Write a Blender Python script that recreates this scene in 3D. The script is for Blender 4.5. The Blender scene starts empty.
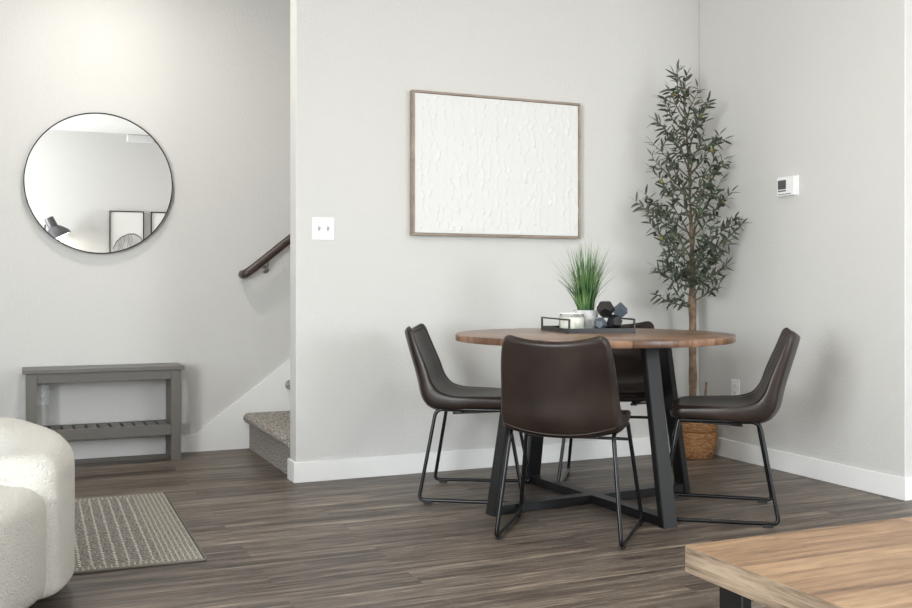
import bpy, bmesh, math, random
from mathutils import Vector, Matrix, noise
PI = math.pi
D = bpy.data
C = bpy.context.scene.collection
PSI = math.radians(23.6)          # heading of the camera, to the right of the dining wall's normal
SP, CP = math.sin(PSI), math.cos(PSI)


def lin(r, g, b):
    f = lambda v: (v / 255 / 12.92) if v / 255 <= 0.04045 else ((v / 255 + 0.055) / 1.055) ** 2.4
    return (f(r), f(g), f(b), 1)


# ------------------------------------------------------------------ materials
def mat(name, col, rough=0.5, metal=0.0, bump=None, mottle=None, **kw):
    m = D.materials.new(name); m.use_nodes = True
    nt = m.node_tree; N = nt.nodes; L = nt.links
    b = N['Principled BSDF']
    b.inputs['Base Color'].default_value = col
    b.inputs['Roughness'].default_value = rough
    b.inputs['Metallic'].default_value = metal
    for k, v in kw.items():
        b.inputs[k.replace('_', ' ')].default_value = v
    tc = N.new('ShaderNodeTexCoord')
    if mottle:                                   # (scale, colour2, contrast low, high)
        n = N.new('ShaderNodeTexNoise'); n.inputs['Scale'].default_value = mottle[0]
        n.inputs['Detail'].default_value = 5
        L.new(tc.outputs['Object'], n.inputs['Vector'])
        r = N.new('ShaderNodeValToRGB')
        r.color_ramp.elements[0].position = mottle[2]; r.color_ramp.elements[1].position = mottle[3]
        r.color_ramp.elements[0].color = col; r.color_ramp.elements[1].color = mottle[1]
        L.new(n.outputs['Fac'], r.inputs['Fac']); L.new(r.outputs['Color'], b.inputs['Base Color'])
    if bump:                                     # (scale, strength, distance)
        n = N.new('ShaderNodeTexNoise'); n.inputs['Scale'].default_value = bump[0]
        n.inputs['Detail'].default_value = 4
        L.new(tc.outputs['Object'], n.inputs['Vector'])
        bp = N.new('ShaderNodeBump'); bp.inputs['Strength'].default_value = bump[1]
        bp.inputs['Distance'].default_value = bump[2]
        L.new(n.outputs['Fac'], bp.inputs['Height']); L.new(bp.outputs['Normal'], b.inputs['Normal'])
    return m


def wood(name, cols, stretch, scale, plank=None, rot=0.0, rough=0.4, bump=0.15, tone=0.25, seam=0.0025,
         warp=False, ramp=(0.3, 0.7), seam_dark=0.35):
    """grain running along local X after turning by rot; plank=(length,width) adds boards"""
    m = D.materials.new(name); m.use_nodes = True
    nt = m.node_tree; N = nt.nodes; L = nt.links
    b = N['Principled BSDF']; b.inputs['Roughness'].default_value = rough
    tc = N.new('ShaderNodeTexCoord')
    mp = N.new('ShaderNodeMapping'); mp.inputs['Rotation'].default_value = (0, 0, rot)
    L.new(tc.outputs['Object'], mp.inputs['Vector'])
    vec = mp.outputs['Vector']
    fac = None
    if plank:
        br = N.new('ShaderNodeTexBrick')
        br.offset = 0.37; br.squash = 1.0
        br.inputs['Color1'].default_value = (0, 0, 0, 1); br.inputs['Color2'].default_value = (1, 1, 1, 1)
        br.inputs['Scale'].default_value = 1
        br.inputs['Mortar Size'].default_value = seam
        br.inputs['Mortar Smooth'].default_value = 0.1
        br.inputs['Brick Width'].default_value = plank[0]; br.inputs['Row Height'].default_value = plank[1]
        L.new(vec, br.inputs['Vector'])
        sep = N.new('ShaderNodeSeparateColor'); L.new(br.outputs['Color'], sep.inputs['Color'])
        fac = sep.outputs['Red']
        comb = N.new('ShaderNodeCombineXYZ')
        for i, k in enumerate((3.1, 7.7, 5.3)):
            mm = N.new('ShaderNodeMath'); mm.operation = 'MULTIPLY'; mm.inputs[1].default_value = k
            L.new(fac, mm.inputs[0]); L.new(mm.outputs[0], comb.inputs[i])
        ad = N.new('ShaderNodeVectorMath'); ad.operation = 'ADD'
        L.new(vec, ad.inputs[0]); L.new(comb.outputs[0], ad.inputs[1]); vec2 = ad.outputs[0]
    else:
        vec2 = vec
    if warp:                                     # slow wander of the grain, so streaks break up and drift
        wn = N.new('ShaderNodeTexNoise'); wn.inputs['Scale'].default_value = 2.4; wn.inputs['Detail'].default_value = 4
        L.new(vec2, wn.inputs['Vector'])
        ws = N.new('ShaderNodeVectorMath'); ws.operation = 'MULTIPLY_ADD'; ws.inputs[1].default_value = (.40, .030, 0)
        L.new(wn.outputs['Color'], ws.inputs[0]); L.new(vec2, ws.inputs[2]); vec2 = ws.outputs[0]
    m2 = N.new('ShaderNodeMapping'); m2.inputs['Scale'].default_value = stretch
    L.new(vec2, m2.inputs['Vector'])
    n1 = N.new('ShaderNodeTexNoise'); n1.inputs['Scale'].default_value = scale
    n1.inputs['Detail'].default_value = 7; n1.inputs['Roughness'].default_value = 0.62
    n1.inputs['Distortion'].default_value = 0.5
    L.new(m2.outputs[0], n1.inputs['Vector'])
    n2 = N.new('ShaderNodeTexNoise'); n2.inputs['Scale'].default_value = scale * 5
    n2.inputs['Detail'].default_value = 8; n2.inputs['Roughness'].default_value = 0.7 if warp else 0.5
    L.new(m2.outputs[0], n2.inputs['Vector'])
    mx = N.new('ShaderNodeMix'); mx.data_type = 'FLOAT'; mx.inputs[0].default_value = 0.5 if warp else 0.3
    L.new(n1.outputs['Fac'], mx.inputs[2]); L.new(n2.outputs['Fac'], mx.inputs[3])
    val = mx.outputs[0]
    if plank:
        ma = N.new('ShaderNodeMath'); ma.operation = 'MULTIPLY_ADD'
        ma.inputs[1].default_value = tone; ma.inputs[2].default_value = -tone / 2
        L.new(fac, ma.inputs[0])
        a2 = N.new('ShaderNodeMath'); a2.operation = 'ADD'
        L.new(val, a2.inputs[0]); L.new(ma.outputs[0], a2.inputs[1]); val = a2.outputs[0]
    r = N.new('ShaderNodeValToRGB')
    els = r.color_ramp.elements
    els[0].position = ramp[0]; els[0].color = cols[0]
    els[1].position = ramp[1]; els[1].color = cols[-1]
    for i, c in enumerate(cols[1:-1]):
        e = els.new(ramp[0] + (ramp[1] - ramp[0]) * (i + 1) / (len(cols) - 1)); e.color = c
    L.new(val, r.inputs['Fac'])
    out = r.outputs['Color']
    if plank:
        mc = N.new('ShaderNodeMix'); mc.data_type = 'RGBA'; mc.blend_type = 'MULTIPLY'
        mc.inputs[7].default_value = (seam_dark, seam_dark, seam_dark, 1)
        L.new(br.outputs['Fac'], mc.inputs[0]); L.new(out, mc.inputs[6]); out = mc.outputs[2]
    L.new(out, b.inputs['Base Color'])
    bp = N.new('ShaderNodeBump'); bp.inputs['Strength'].default_value = bump; bp.inputs['Distance'].default_value = 0.004
    L.new(val, bp.inputs['Height']); L.new(bp.outputs['Normal'], b.inputs['Normal'])
    return m


M = {}
M['wall'] = mat('painted_drywall', lin(208, 207, 204), 0.6, bump=(70, 0.4, 0.006))
M['ceiling'] = mat('ceiling_paint', lin(232, 231, 228), 0.8, bump=(60, 0.2, 0.004))
M['trim'] = mat('white_trim_paint', lin(238, 238, 236), 0.35)
M['plastic'] = mat('white_plastic', lin(238, 238, 238), 0.3)
M['slot'] = mat('dark_slot', lin(70, 70, 70), 0.6)
M['toggle'] = mat('pale_grey_plastic', lin(196, 197, 198), 0.4)
M['screen'] = mat('grey_screen', lin(84, 86, 86), 0.25)
M['floor'] = wood('vinyl_plank_floor', [lin(36, 29, 25), lin(78, 68, 60), lin(112, 101, 90), lin(156, 143, 127)],
                  (0.5, 9.5, 1), 2.2, plank=(1.22, 0.18), rough=0.45, bump=0.25, tone=0.05, seam=0.0006,
                  ramp=(0.37, 0.635), seam_dark=0.72, warp=True)
M['leather'] = mat('dark_brown_leather', lin(31, 23, 20), 0.38, mottle=(7, lin(50, 39, 33), 0.3, 0.72), bump=(180, 0.12, 0.002), Specular_IOR_Level=0.4)
M['piping'] = mat('leather_piping', lin(58, 46, 40), 0.34)
M['stitch'] = mat('tan_stitching', lin(120, 104, 92), 0.6)
M['blackmetal'] = mat('black_powder_coat', lin(15, 16, 18), 0.28, metal=0.35, bump=(300, 0.08, 0.001))
M['tablemetal'] = mat('satin_black_steel', lin(13, 14, 15), 0.36, metal=0.0, bump=(260, 0.08, 0.001))
M['rubber'] = mat('black_rubber', lin(22, 22, 23), 0.6)
M['tabletop'] = wood('reclaimed_plank_top', [lin(62, 42, 31), lin(100, 72, 54), lin(132, 100, 77), lin(170, 136, 108)],
                     (1.2, 9, 1.2), 2.3, plank=(0.9, 0.085), rot=math.radians(38), rough=0.3, bump=0.1, tone=0.24,
                     seam=0.001, ramp=(0.25, 0.75), seam_dark=0.5)
M['coffeetop'] = wood('mango_wood_top', [lin(84, 62, 46), lin(138, 108, 80), lin(170, 139, 106), lin(198, 170, 134)],
                      (0.7, 6.5, 1), 2.0, plank=(3.0, 0.21), rough=0.45, bump=0.08, tone=0.12, seam=0.0004,
                      ramp=(0.30, 0.66), seam_dark=0.8, warp=True)
M['coffeeedge'] = wood('mango_wood_edge', [lin(80, 67, 55), lin(120, 104, 87), lin(148, 131, 111)],
                       (1.0, 0.6, 8), 6.0, rough=0.5, bump=0.12, ramp=(0.38, 0.62))
M['bench'] = mat('grey_painted_wood', lin(106, 103, 98), 0.42, bump=(40, 0.05, 0.002))
M['rail'] = wood('dark_walnut_rail', [lin(36, 27, 23), lin(60, 47, 40), lin(86, 70, 61)], (1, 9, 9), 4, rough=0.35)
M['nickel'] = mat('brushed_nickel', lin(170, 166, 160), 0.3, metal=0.9)
M['blackframe'] = mat('black_metal_frame', lin(24, 23, 23), 0.35, metal=0.2)
M['mirror'] = mat('mirror_silver', (0.93, 0.94, 0.94, 1), 0.0, metal=1.0)
M['artframe'] = wood('pale_oak_frame', [lin(124, 110, 98), lin(152, 138, 124), lin(172, 158, 143)], (1, 1, 1), 6, rough=0.5, bump=0.05)
M['plaster'] = mat('white_impasto', lin(220, 220, 219), 0.55, bump=(90, 0.12, 0.002))
M['bark'] = mat('olive_bark', lin(104, 84, 68), 0.8, mottle=(28, lin(150, 128, 106), 0.35, 0.7), bump=(55, 0.8, 0.01))
M['twig'] = mat('olive_twig', lin(104, 98, 78), 0.7)
M['pot'] = mat('speckled_ceramic', lin(222, 222, 222), 0.3, mottle=(40, lin(196, 198, 200), 0.5, 0.62))
M['soil'] = mat('dark_soil', lin(52, 42, 34), 0.9, bump=(60, 0.8, 0.01))
M['wax'] = mat('ivory_wax', lin(240, 236, 226), 0.5, Subsurface_Weight=0.2)
M['facetblack'] = mat('charcoal_wood_facets', lin(22, 21, 23), 0.45, bump=(50, 0.3, 0.003))
M['facetgrey'] = mat('slate_grey_facets', lin(78, 88, 97), 0.45, bump=(50, 0.15, 0.002))
M['oliveblack'] = mat('ripe_olive', lin(44, 40, 40), 0.35)
M['olivegreen'] = mat('green_olive', lin(150, 138, 62), 0.4)
M['lampgrey'] = mat('grey_lamp_enamel', lin(74, 74, 75), 0.4)
M['lampwhite'] = mat('white_lamp_lining', lin(240, 238, 232), 0.5)
M['bulb'] = mat('lit_bulb', (1, 1, 1, 1), 0.5, Emission_Color=(1, 0.93, 0.82, 1), Emission_Strength=5.0)
M['downlight'] = mat('lit_diffuser', (1, 1, 1, 1), 0.5, Emission_Color=(1, 0.96, 0.9, 1), Emission_Strength=4.0)
M['paper'] = mat('white_paper', lin(238, 237, 234), 0.7)
M['ink'] = mat('grey_ink', lin(66, 64, 62), 0.8)
M['wash'] = mat('pale_grey_wash', lin(206, 206, 204), 0.8, mottle=(9, lin(176, 176, 174), 0.4, 0.7))


def leaf_mat(name, top, under, r):
    m = mat(name, top, r, mottle=(14, under, 0.35, 0.75))
    return m


M['leaf'] = leaf_mat('olive_leaf', lin(42, 54, 40), lin(100, 110, 92), 0.5)
M['grass'] = leaf_mat('grass_blade', lin(44, 88, 44), lin(134, 166, 104), 0.5)


def special(name):
    m = D.materials.new(name); m.use_nodes = True
    nt = m.node_tree
    return m, nt, nt.nodes, nt.links, nt.nodes['Principled BSDF']


# boucle: curly wool, bump from voronoi + noise
m, nt, N, L, b = special('ivory_boucle')
b.inputs['Base Color'].default_value = lin(212, 209, 201); b.inputs['Roughness'].default_value = 0.95
b.inputs['Sheen Weight'].default_value = 0.08; b.inputs['Specular IOR Level'].default_value = 0.15
tc = N.new('ShaderNodeTexCoord')
v = N.new('ShaderNodeTexVoronoi'); v.inputs['Scale'].default_value = 170
n = N.new('ShaderNodeTexNoise'); n.inputs['Scale'].default_value = 60; n.inputs['Detail'].default_value = 4
L.new(tc.outputs['Object'], n.inputs['Vector'])
mxv = N.new('ShaderNodeMix'); mxv.data_type = 'VECTOR'; mxv.inputs[0].default_value = 0.03
L.new(tc.outputs['Object'], mxv.inputs[4]); L.new(n.outputs['Color'], mxv.inputs[5]); L.new(mxv.outputs[1], v.inputs['Vector'])
bp = N.new('ShaderNodeBump'); bp.inputs['Strength'].default_value = 0.8; bp.inputs['Distance'].default_value = 0.006; bp.invert = True
L.new(v.outputs['Distance'], bp.inputs['Height']); L.new(bp.outputs['Normal'], b.inputs['Normal'])
M['boucle'] = m

# carpet: speckled cut pile
m, nt, N, L, b = special('speckled_carpet')
b.inputs['Roughness'].default_value = 1.0
tc = N.new('ShaderNodeTexCoord')
n = N.new('ShaderNodeTexNoise'); n.inputs['Scale'].default_value = 110; n.inputs['Detail'].default_value = 3
L.new(tc.outputs['Object'], n.inputs['Vector'])
r = N.new('ShaderNodeValToRGB'); r.color_ramp.elements[0].position = 0.38; r.color_ramp.elements[1].position = 0.62
r.color_ramp.elements[0].color = lin(90, 84, 78); r.color_ramp.elements[1].color = lin(206, 199, 190)
L.new(n.outputs['Fac'], r.inputs['Fac']); L.new(r.outputs['Color'], b.inputs['Base Color'])
bp = N.new('ShaderNodeBump'); bp.inputs['Strength'].default_value = 1.0; bp.inputs['Distance'].default_value = 0.012
L.new(n.outputs['Fac'], bp.inputs['Height']); L.new(bp.outputs['Normal'], b.inputs['Normal'])
M['carpet'] = m

# basket weave
m, nt, N, L, b = special('seagrass_weave')
b.inputs['Roughness'].default_value = 0.7
tc = N.new('ShaderNodeTexCoord')
br = N.new('ShaderNodeTexBrick'); br.inputs['Scale'].default_value = 1
br.inputs['Brick Width'].default_value = 0.022; br.inputs['Row Height'].default_value = 0.0085
br.inputs['Mortar Size'].default_value = 0.0013
br.inputs['Color1'].default_value = lin(196, 146, 96); br.inputs['Color2'].default_value = lin(148, 100, 60)
br.inputs['Mortar'].default_value = lin(96, 62, 36)
L.new(tc.outputs['UV'], br.inputs['Vector']); L.new(br.outputs['Color'], b.inputs['Base Color'])
bp = N.new('ShaderNodeBump'); bp.inputs['Strength'].default_value = 0.8; bp.inputs['Distance'].default_value = 0.004; bp.invert = True
L.new(br.outputs['Fac'], bp.inputs['Height']); L.new(bp.outputs['Normal'], b.inputs['Normal'])
M['basket'] = m


# rug: flat weave with dashed light lines running front to back
def rugmat(name, base, light, pitch, dash, width):
    m, nt, N, L, b = special(name)
    b.inputs['Roughness'].default_value = 0.95
    tc = N.new('ShaderNodeTexCoord'); sp = N.new('ShaderNodeSeparateXYZ'); L.new(tc.outputs['Object'], sp.inputs[0])
    def math_(op, a, bb):
        q = N.new('ShaderNodeMath'); q.operation = op
        for i, vv in enumerate((a, bb)):
            if isinstance(vv, (int, float)): q.inputs[i].default_value = vv
            else: L.new(vv, q.inputs[i])
        return q.outputs[0]
    nz = N.new('ShaderNodeTexNoise'); nz.inputs['Scale'].default_value = 90; L.new(tc.outputs['Object'], nz.inputs['Vector'])
    wob = math_('MULTIPLY', math_('SUBTRACT', nz.outputs['Fac'], 0.5), 0.35)
    xs = math_('ADD', math_('DIVIDE', sp.outputs[0], pitch), wob)
    fx = math_('FRACT', xs, 0)
    line = math_('LESS_THAN', fx, width)
    row = math_('FLOOR', xs, 0)
    ys = math_('ADD', math_('DIVIDE', sp.outputs[1], dash), math_('MULTIPLY', row, 0.5))
    das = math_('LESS_THAN', math_('FRACT', ys, 0), 0.55)
    fac = math_('MULTIPLY', line, das)
    n2 = N.new('ShaderNodeTexNoise'); n2.inputs['Scale'].default_value = 120; n2.inputs['Detail'].default_value = 4
    L.new(tc.outputs['Object'], n2.inputs['Vector'])
    r = N.new('ShaderNodeValToRGB'); r.color_ramp.elements[0].position = 0.36; r.color_ramp.elements[1].position = 0.64
    r.color_ramp.elements[0].color = lin(*[c * 0.66 for c in base]); r.color_ramp.elements[1].color = lin(*[min(255, c * 1.3) for c in base])
    L.new(n2.outputs['Fac'], r.inputs['Fac'])
    mc = N.new('ShaderNodeMix'); mc.data_type = 'RGBA'
    L.new(fac, mc.inputs[0]); L.new(r.outputs['Color'], mc.inputs[6]); mc.inputs[7].default_value = lin(*light)
    L.new(mc.outputs[2], b.inputs['Base Color'])
    bp = N.new('ShaderNodeBump'); bp.inputs['Strength'].default_value = 0.6; bp.inputs['Distance'].default_value = 0.004
    ad = math_('ADD', fac, n2.outputs['Fac'])
    L.new(ad, bp.inputs['Height']); L.new(bp.outputs['Normal'], b.inputs['Normal'])
    return m


M['rugfield'] = rugmat('woven_rug_field', (122, 117, 111), (206, 202, 194), 0.041, 0.026, 0.18)
M['rugborder'] = rugmat('woven_rug_border', (126, 121, 112), (196, 191, 181), 0.019, 0.018, 0.30)
M['rugbind'] = mat('rug_binding', lin(112, 108, 100), 0.9, bump=(120, 0.4, 0.003))

# clear glass: thin sheet
m, nt, N, L, b = special('clear_glass')
N.remove(b)
tr = N.new('ShaderNodeBsdfTransparent'); tr.inputs[0].default_value = (0.96, 0.98, 0.97, 1)
gl = N.new('ShaderNodeBsdfGlossy'); gl.inputs['Roughness'].default_value = 0.02
fr = N.new('ShaderNodeFresnel'); fr.inputs[0].default_value = 1.22
ms = N.new('ShaderNodeMixShader'); L.new(fr.outputs[0], ms.inputs[0]); L.new(tr.outputs[0], ms.inputs[1]); L.new(gl.outputs[0], ms.inputs[2])
L.new(ms.outputs[0], N['Material Output'].inputs['Surface'])
M['glass'] = m


# ------------------------------------------------------------------ mesh helpers
def obj(name, bm, m, parent=None, smooth=None, loc=None):
    me = D.meshes.new(name)
    bmesh.ops.recalc_face_normals(bm, faces=bm.faces)
    bm.to_mesh(me); bm.free()
    o = D.objects.new(name, me); C.objects.link(o)
    for mm in (m if isinstance(m, (list, tuple)) else [m]):
        me.materials.append(M[mm])
    if smooth is not None:
        for p in me.polygons: p.use_smooth = True
        if smooth < 180:
            me.set_sharp_from_angle(angle=math.radians(smooth))
    if parent: o.parent = parent
    if loc: o.location = loc
    return o


def tag(o, label, cat, group=None):
    o['label'] = label; o['category'] = cat
    if group: o['group'] = group
    return o


def thing(name, label, cat, loc=(0, 0, 0), rotz=0, group=None):
    o = D.objects.new(name, None); C.objects.link(o)
    o.empty_display_size = 0.1
    o.location = loc; o.rotation_euler = (0, 0, rotz)
    return tag(o, label, cat, group)


def struct(name, bm, m, parent=None, smooth=None):
    o = obj(name, bm, m, parent, smooth)
    if parent is None: o['kind'] = 'structure'
    return o


def dup(root, loc, rotz, label):
    r = root.copy(); C.objects.link(r); r.location = loc; r.rotation_euler = (0, 0, rotz); r['label'] = label
    for ch in list(root.children):
        c = ch.copy(); C.objects.link(c); c.parent = r
        for g in ch.children:
            d = g.copy(); C.objects.link(d); d.parent = c
    return r


def new(): return bmesh.new()


def box(bm, x0, x1, y0, y1, z0, z1, bev=0.0, seg=2, mi=0):
    g = bmesh.ops.create_cube(bm, size=1)
    vs = g['verts']
    for v in vs:
        v.co = Vector((x0 + (v.co.x + .5) * (x1 - x0), y0 + (v.co.y + .5) * (y1 - y0), z0 + (v.co.z + .5) * (z1 - z0)))
    fs = set(f for v in vs for f in v.link_faces)
    for f in fs: f.material_index = mi
    if bev > 0:
        es = list(set(e for v in vs for e in v.link_edges))
        bmesh.ops.bevel(bm, geom=es, offset=bev, segments=seg, affect='EDGES', profile=0.5)
    return bm


def fillet(pts, r, n=6):
    pts = [Vector(p) for p in pts]; out = [pts[0]]
    for i in range(1, len(pts) - 1):
        p = pts[i]; a = (pts[i - 1] - p); b = (pts[i + 1] - p)
        rr = min(r, a.length * .45, b.length * .45)
        A = p + a.normalized() * rr; B = p + b.normalized() * rr
        for k in range(n + 1):
            t = k / n
            out.append(A * (1 - t) ** 2 + p * 2 * t * (1 - t) + B * t * t)
    out.append(pts[-1]); return out


def tube(bm, pts, rad, seg=10, closed=False, sy=1.0, cap=True):
    """sweep a circle; rad may be a number or a function of 0..1"""
    pts = [Vector(p) for p in pts]; n = len(pts)
    up = None; rings = []
    for i, p in enumerate(pts):
        if closed: t = (pts[(i + 1) % n] - pts[i - 1]).normalized()
        else: t = (pts[min(i + 1, n - 1)] - pts[max(i - 1, 0)]).normalized()
        if up is None:
            up = Vector((0, 0, 1)) if abs(t.z) < .9 else Vector((1, 0, 0))
        up = (up - t * up.dot(t)).normalized(); sd = t.cross(up)
        r = rad(i / (n - 1)) if callable(rad) else rad
        rings.append([bm.verts.new(p + up * math.cos(a) * r * sy + sd * math.sin(a) * r) for a in
                      [2 * PI * k / seg for k in range(seg)]])
    m_ = n if closed else n - 1
    for i in range(m_):
        A, B = rings[i], rings[(i + 1) % n]
        for k in range(seg):
            bm.faces.new((A[k], A[(k + 1) % seg], B[(k + 1) % seg], B[k]))
    if cap and not closed:
        bm.faces.new(rings[0]); bm.faces.new(rings[-1])
    return bm


def lathe(bm, prof, seg=48, cx=0, cy=0, uv=False, fn=None):
    rings = []
    for i, (r, z) in enumerate(prof):
        ring = []
        for k in range(seg):
            a = 2 * PI * k / seg
            rr = r * (fn(a, z) if fn else 1)
            ring.append(bm.verts.new((cx + rr * math.cos(a), cy + rr * math.sin(a), z)))
        rings.append(ring)
    lay = bm.loops.layers.uv.verify() if uv else None
    s = 0
    for i in range(len(prof) - 1):
        ds = math.dist(prof[i], prof[i + 1])
        for k in range(seg):
            k2 = (k + 1) % seg
            f = bm.faces.new((rings[i][k], rings[i][k2], rings[i + 1][k2], rings[i + 1][k]))
            if uv:
                R = 0.13 * 2 * PI
                for lp, (uu, vv) in zip(f.loops, ((k / seg * R, s), ((k + 1) / seg * R, s), ((k + 1) / seg * R, s + ds), (k / seg * R, s + ds))):
                    lp[lay].uv = (uu, vv)
        s += ds
    if prof[0][0] > 1e-5: bm.faces.new(rings[0])
    if prof[-1][0] > 1e-5: bm.faces.new(rings[-1])
    return bm


def prism(bm, poly, axis, a, b):
    """extrude a 2D polygon; axis 'y' -> poly is (x,z) ; 'x' -> (y,z); 'z' -> (x,y)"""
    def mk(p, t):
        return {'y': (p[0], t, p[1]), 'x': (t, p[0], p[1]), 'z': (p[0], p[1], t)}[axis]
    A = [bm.verts.new(mk(p, a)) for p in poly]; B = [bm.verts.new(mk(p, b)) for p in poly]
    bm.faces.new(A); bm.faces.new(B); n = len(poly)
    for i in range(n):
        bm.faces.new((A[i], A[(i + 1) % n], B[(i + 1) % n], B[i]))
    return bm


# ------------------------------------------------------------------ room shell
XL, XR2, YB, H = -2.6, 6.2, -1.2, 2.9
YM, YM2, YS = 4.885, 5.005, 6.05        # dining wall face, its back, stair wall face
XE, XRW, YRE = 1.264, 3.715, 3.37        # end of dining wall, right wall face, outside corner
struct('floor', box(new(), XL - .1, XR2 + .1, YB - .1, YS + .1, -.1, 0), 'floor')
struct('ceiling', box(new(), XL - .1, XR2 + .1, YB - .1, YS + .1, H, H + .1), 'ceiling')
struct('wall_dining', box(new(), XE, 4.3, YM, YM2, 0, H, .006, 3), 'wall')
struct('wall_stair', box(new(), XL, 4.3, YS, YS + .1, 0, H), 'wall')
struct('wall_stair_end', box(new(), 4.2, 4.3, YM2, YS, 0, H), 'wall')
struct('wall_right', box(new(), XRW, XRW + .12, YRE, YM, 0, H, .006, 3), 'wall')
struct('wall_kitchen', box(new(), XRW + .12, XR2, YRE + .003, YRE + .12, 0, H), 'wall')
struct('wall_far_right', box(new(), XR2, XR2 + .1, YB, YRE + .12, 0, H), 'wall')


def wall_with_openings(name, axis, c0, c1, u0, u1, openings):
    bm = new(); cur = u0
    def bx(a, b, z0, z1):
        if axis == 'y': box(bm, a, b, c0, c1, z0, z1)
        else: box(bm, c0, c1, a, b, z0, z1)
    for (a, b, z0, z1) in openings:
        bx(cur, a, 0, H); bx(a, b, 0, z0); bx(a, b, z1, H); cur = b
    bx(cur, u1, 0, H)
    return struct(name, bm, 'wall')


WIN_B = [(-2.3, -0.5, .7, 2.4), (3.2, 5.4, .5, 2.4)]  # unseen; the right-hand one is added to light the dining wall
WIN_L = [(-1.0, 0.6, .5, 2.4), (2.6, 4.2, .7, 2.4)]
wall_with_openings('wall_back', 'y', YB - .12, YB, XL - .1, XR2 + .1, WIN_B)
wall_with_openings('wall_left', 'x', XL - .12, XL, YB, YS + .1, WIN_L)


def window(n, axis, c, a, b, z0, z1):
    fr_ = new(); w = .05
    def bx(bm, p, q, r, s_, d0, d1):
        if axis == 'y': box(bm, p, q, c + d0, c + d1, r, s_)
        else: box(bm, c + d0, c + d1, p, q, r, s_)
    bx(fr_, a, b, z0, z0 + w, 0, .06); bx(fr_, a, b, z1 - w, z1, 0, .06)
    bx(fr_, a, a + w, z0 + w, z1 - w, 0, .06); bx(fr_, b - w, b, z0 + w, z1 - w, 0, .06)
    m_ = (a + b) / 2; bx(fr_, m_ - .025, m_ + .025, z0 + w, z1 - w, 0, .06)
    f = struct('window_%d' % n, fr_, 'trim')
    g = new(); bx(g, a + w, b - w, z0 + w, z1 - w, .028, .034)
    struct('window_pane', g, 'glass', f)


for i, w_ in enumerate(WIN_B): window(i + 1, 'y', YB - .09, *w_)
for i, w_ in enumerate(WIN_L): window(i + 3, 'x', XL - .09, *w_)

BB = .103; T = .014
bm = new(); box(bm, XE - T, XRW, YM - T, YM, 0, BB, .002, 1); box(bm, XE - T, XE, YM, YM2, 0, BB, .002, 1)
struct('baseboard_dining', bm, 'trim')
bm = new(); box(bm, XRW - T, XRW, YRE - T, YM - T, 0, BB, .002, 1)
struct('baseboard_right', bm, 'trim')
struct('baseboard_kitchen', box(new(), XRW, XR2, YRE - T, YRE, 0, BB, .002, 1), 'trim')
struct('baseboard_stair', box(new(), XL, .90, YS - T, YS, 0, BB, .002, 1), 'trim')
struct('baseboard_back', box(new(), XL, XR2, YB, YB + T, 0, BB, .002, 1), 'trim')
struct('baseboard_left', box(new(), XL, XL + T, YB + T, YS - T, 0, BB, .002, 1), 'trim')
# sloping skirt board beside the stairs
sl = .736
struct('trim_1', prism(new(), [(.90, 0), (.90, .104), (.955, .104), (3.3, .116 + sl * (3.3 - .955)), (3.3, 0)], 'y', YS - .016, YS), 'trim')
struct('trim_2', prism(new(), [(1.30, 0), (1.30, .35), (3.3, .35 + sl * 2.0), (3.3, 0)], 'y', YM2, YM2 + .012), 'trim')

# ------------------------------------------------------------------ staircase
st = thing('staircase', 'carpeted stairs rising to the right behind the end of the wall', 'stairs', (1.274, (YM2 + YS) / 2, 0))
RISE, RUN = .189, .256
hw = (YS - .016 - YM2 - .012) / 2 - .001
yo = ((YM2 + .012) + (YS - .016)) / 2 - (YM2 + YS) / 2
for k in range(8):
    x0 = k * RUN; z0 = k * RISE + (.026 if k else 0); z1 = (k + 1) * RISE + .026
    nose = [(x0, z0 + .001)]
    nose += [(x0, z1 - .062)]
    for q in range(9):
        a = -PI / 2 - PI * q / 8
        nose.append((x0 - .008 + .029 * math.cos(a), z1 - .030 + .030 * math.sin(a)))
    nose += [(x0 + RUN, z1), (x0 + RUN, z0 + .001)]
    bm = prism(new(), nose, 'y', yo - hw, yo + hw)
    obj('carpeted_step', bm, 'carpet', st, smooth=40)
obj('landing', box(new(), 8 * RUN + .001, 2.90, yo - hw, yo + hw, .001, 8 * RISE + .026), 'carpet', st)

# handrail
hr = thing('handrail', 'dark wooden handrail on the wall climbing with the stairs', 'handrail', (1.243, YS - .085, 1.062))
sr = .80
pts = fillet([(-.012, .074, -.012), (-.012, 0, -.012), (.03, 0, .015), (1.8, 0, 1.8 * sr)], .03, 6)
obj('rail', tube(new(), pts, .0225, 16, sy=1.15), 'rail', hr, smooth=60)
for xb in (.13, 1.3):
    bm = new(); z = xb * sr
    tube(bm, fillet([(xb, .079, z - .085), (xb, .03, z - .085), (xb, 0, z - .055), (xb, 0, z - .022)], .03, 5), .006, 10)
    b_ = obj('bracket', bm, 'nickel', hr, smooth=60)
    bm = new(); lathe(bm, [(.001, 0), (.024, 0), (.024, .004), (.014, .008), (.001, .008)], 24)
    bmesh.ops.rotate(bm, verts=bm.verts, cent=(0, 0, 0), matrix=Matrix.Rotation(PI / 2, 3, 'X'))
    bmesh.ops.translate(bm, verts=bm.verts, vec=(xb, .0845, z - .085))
    obj('wall_plate', bm, 'nickel', b_, smooth=40)

# ------------------------------------------------------------------ round mirror
mr = thing('round_mirror', 'large round wall mirror with a thin black metal frame above the bench', 'mirror', (.422, YS - .001, 1.564))
R = .401


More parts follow.
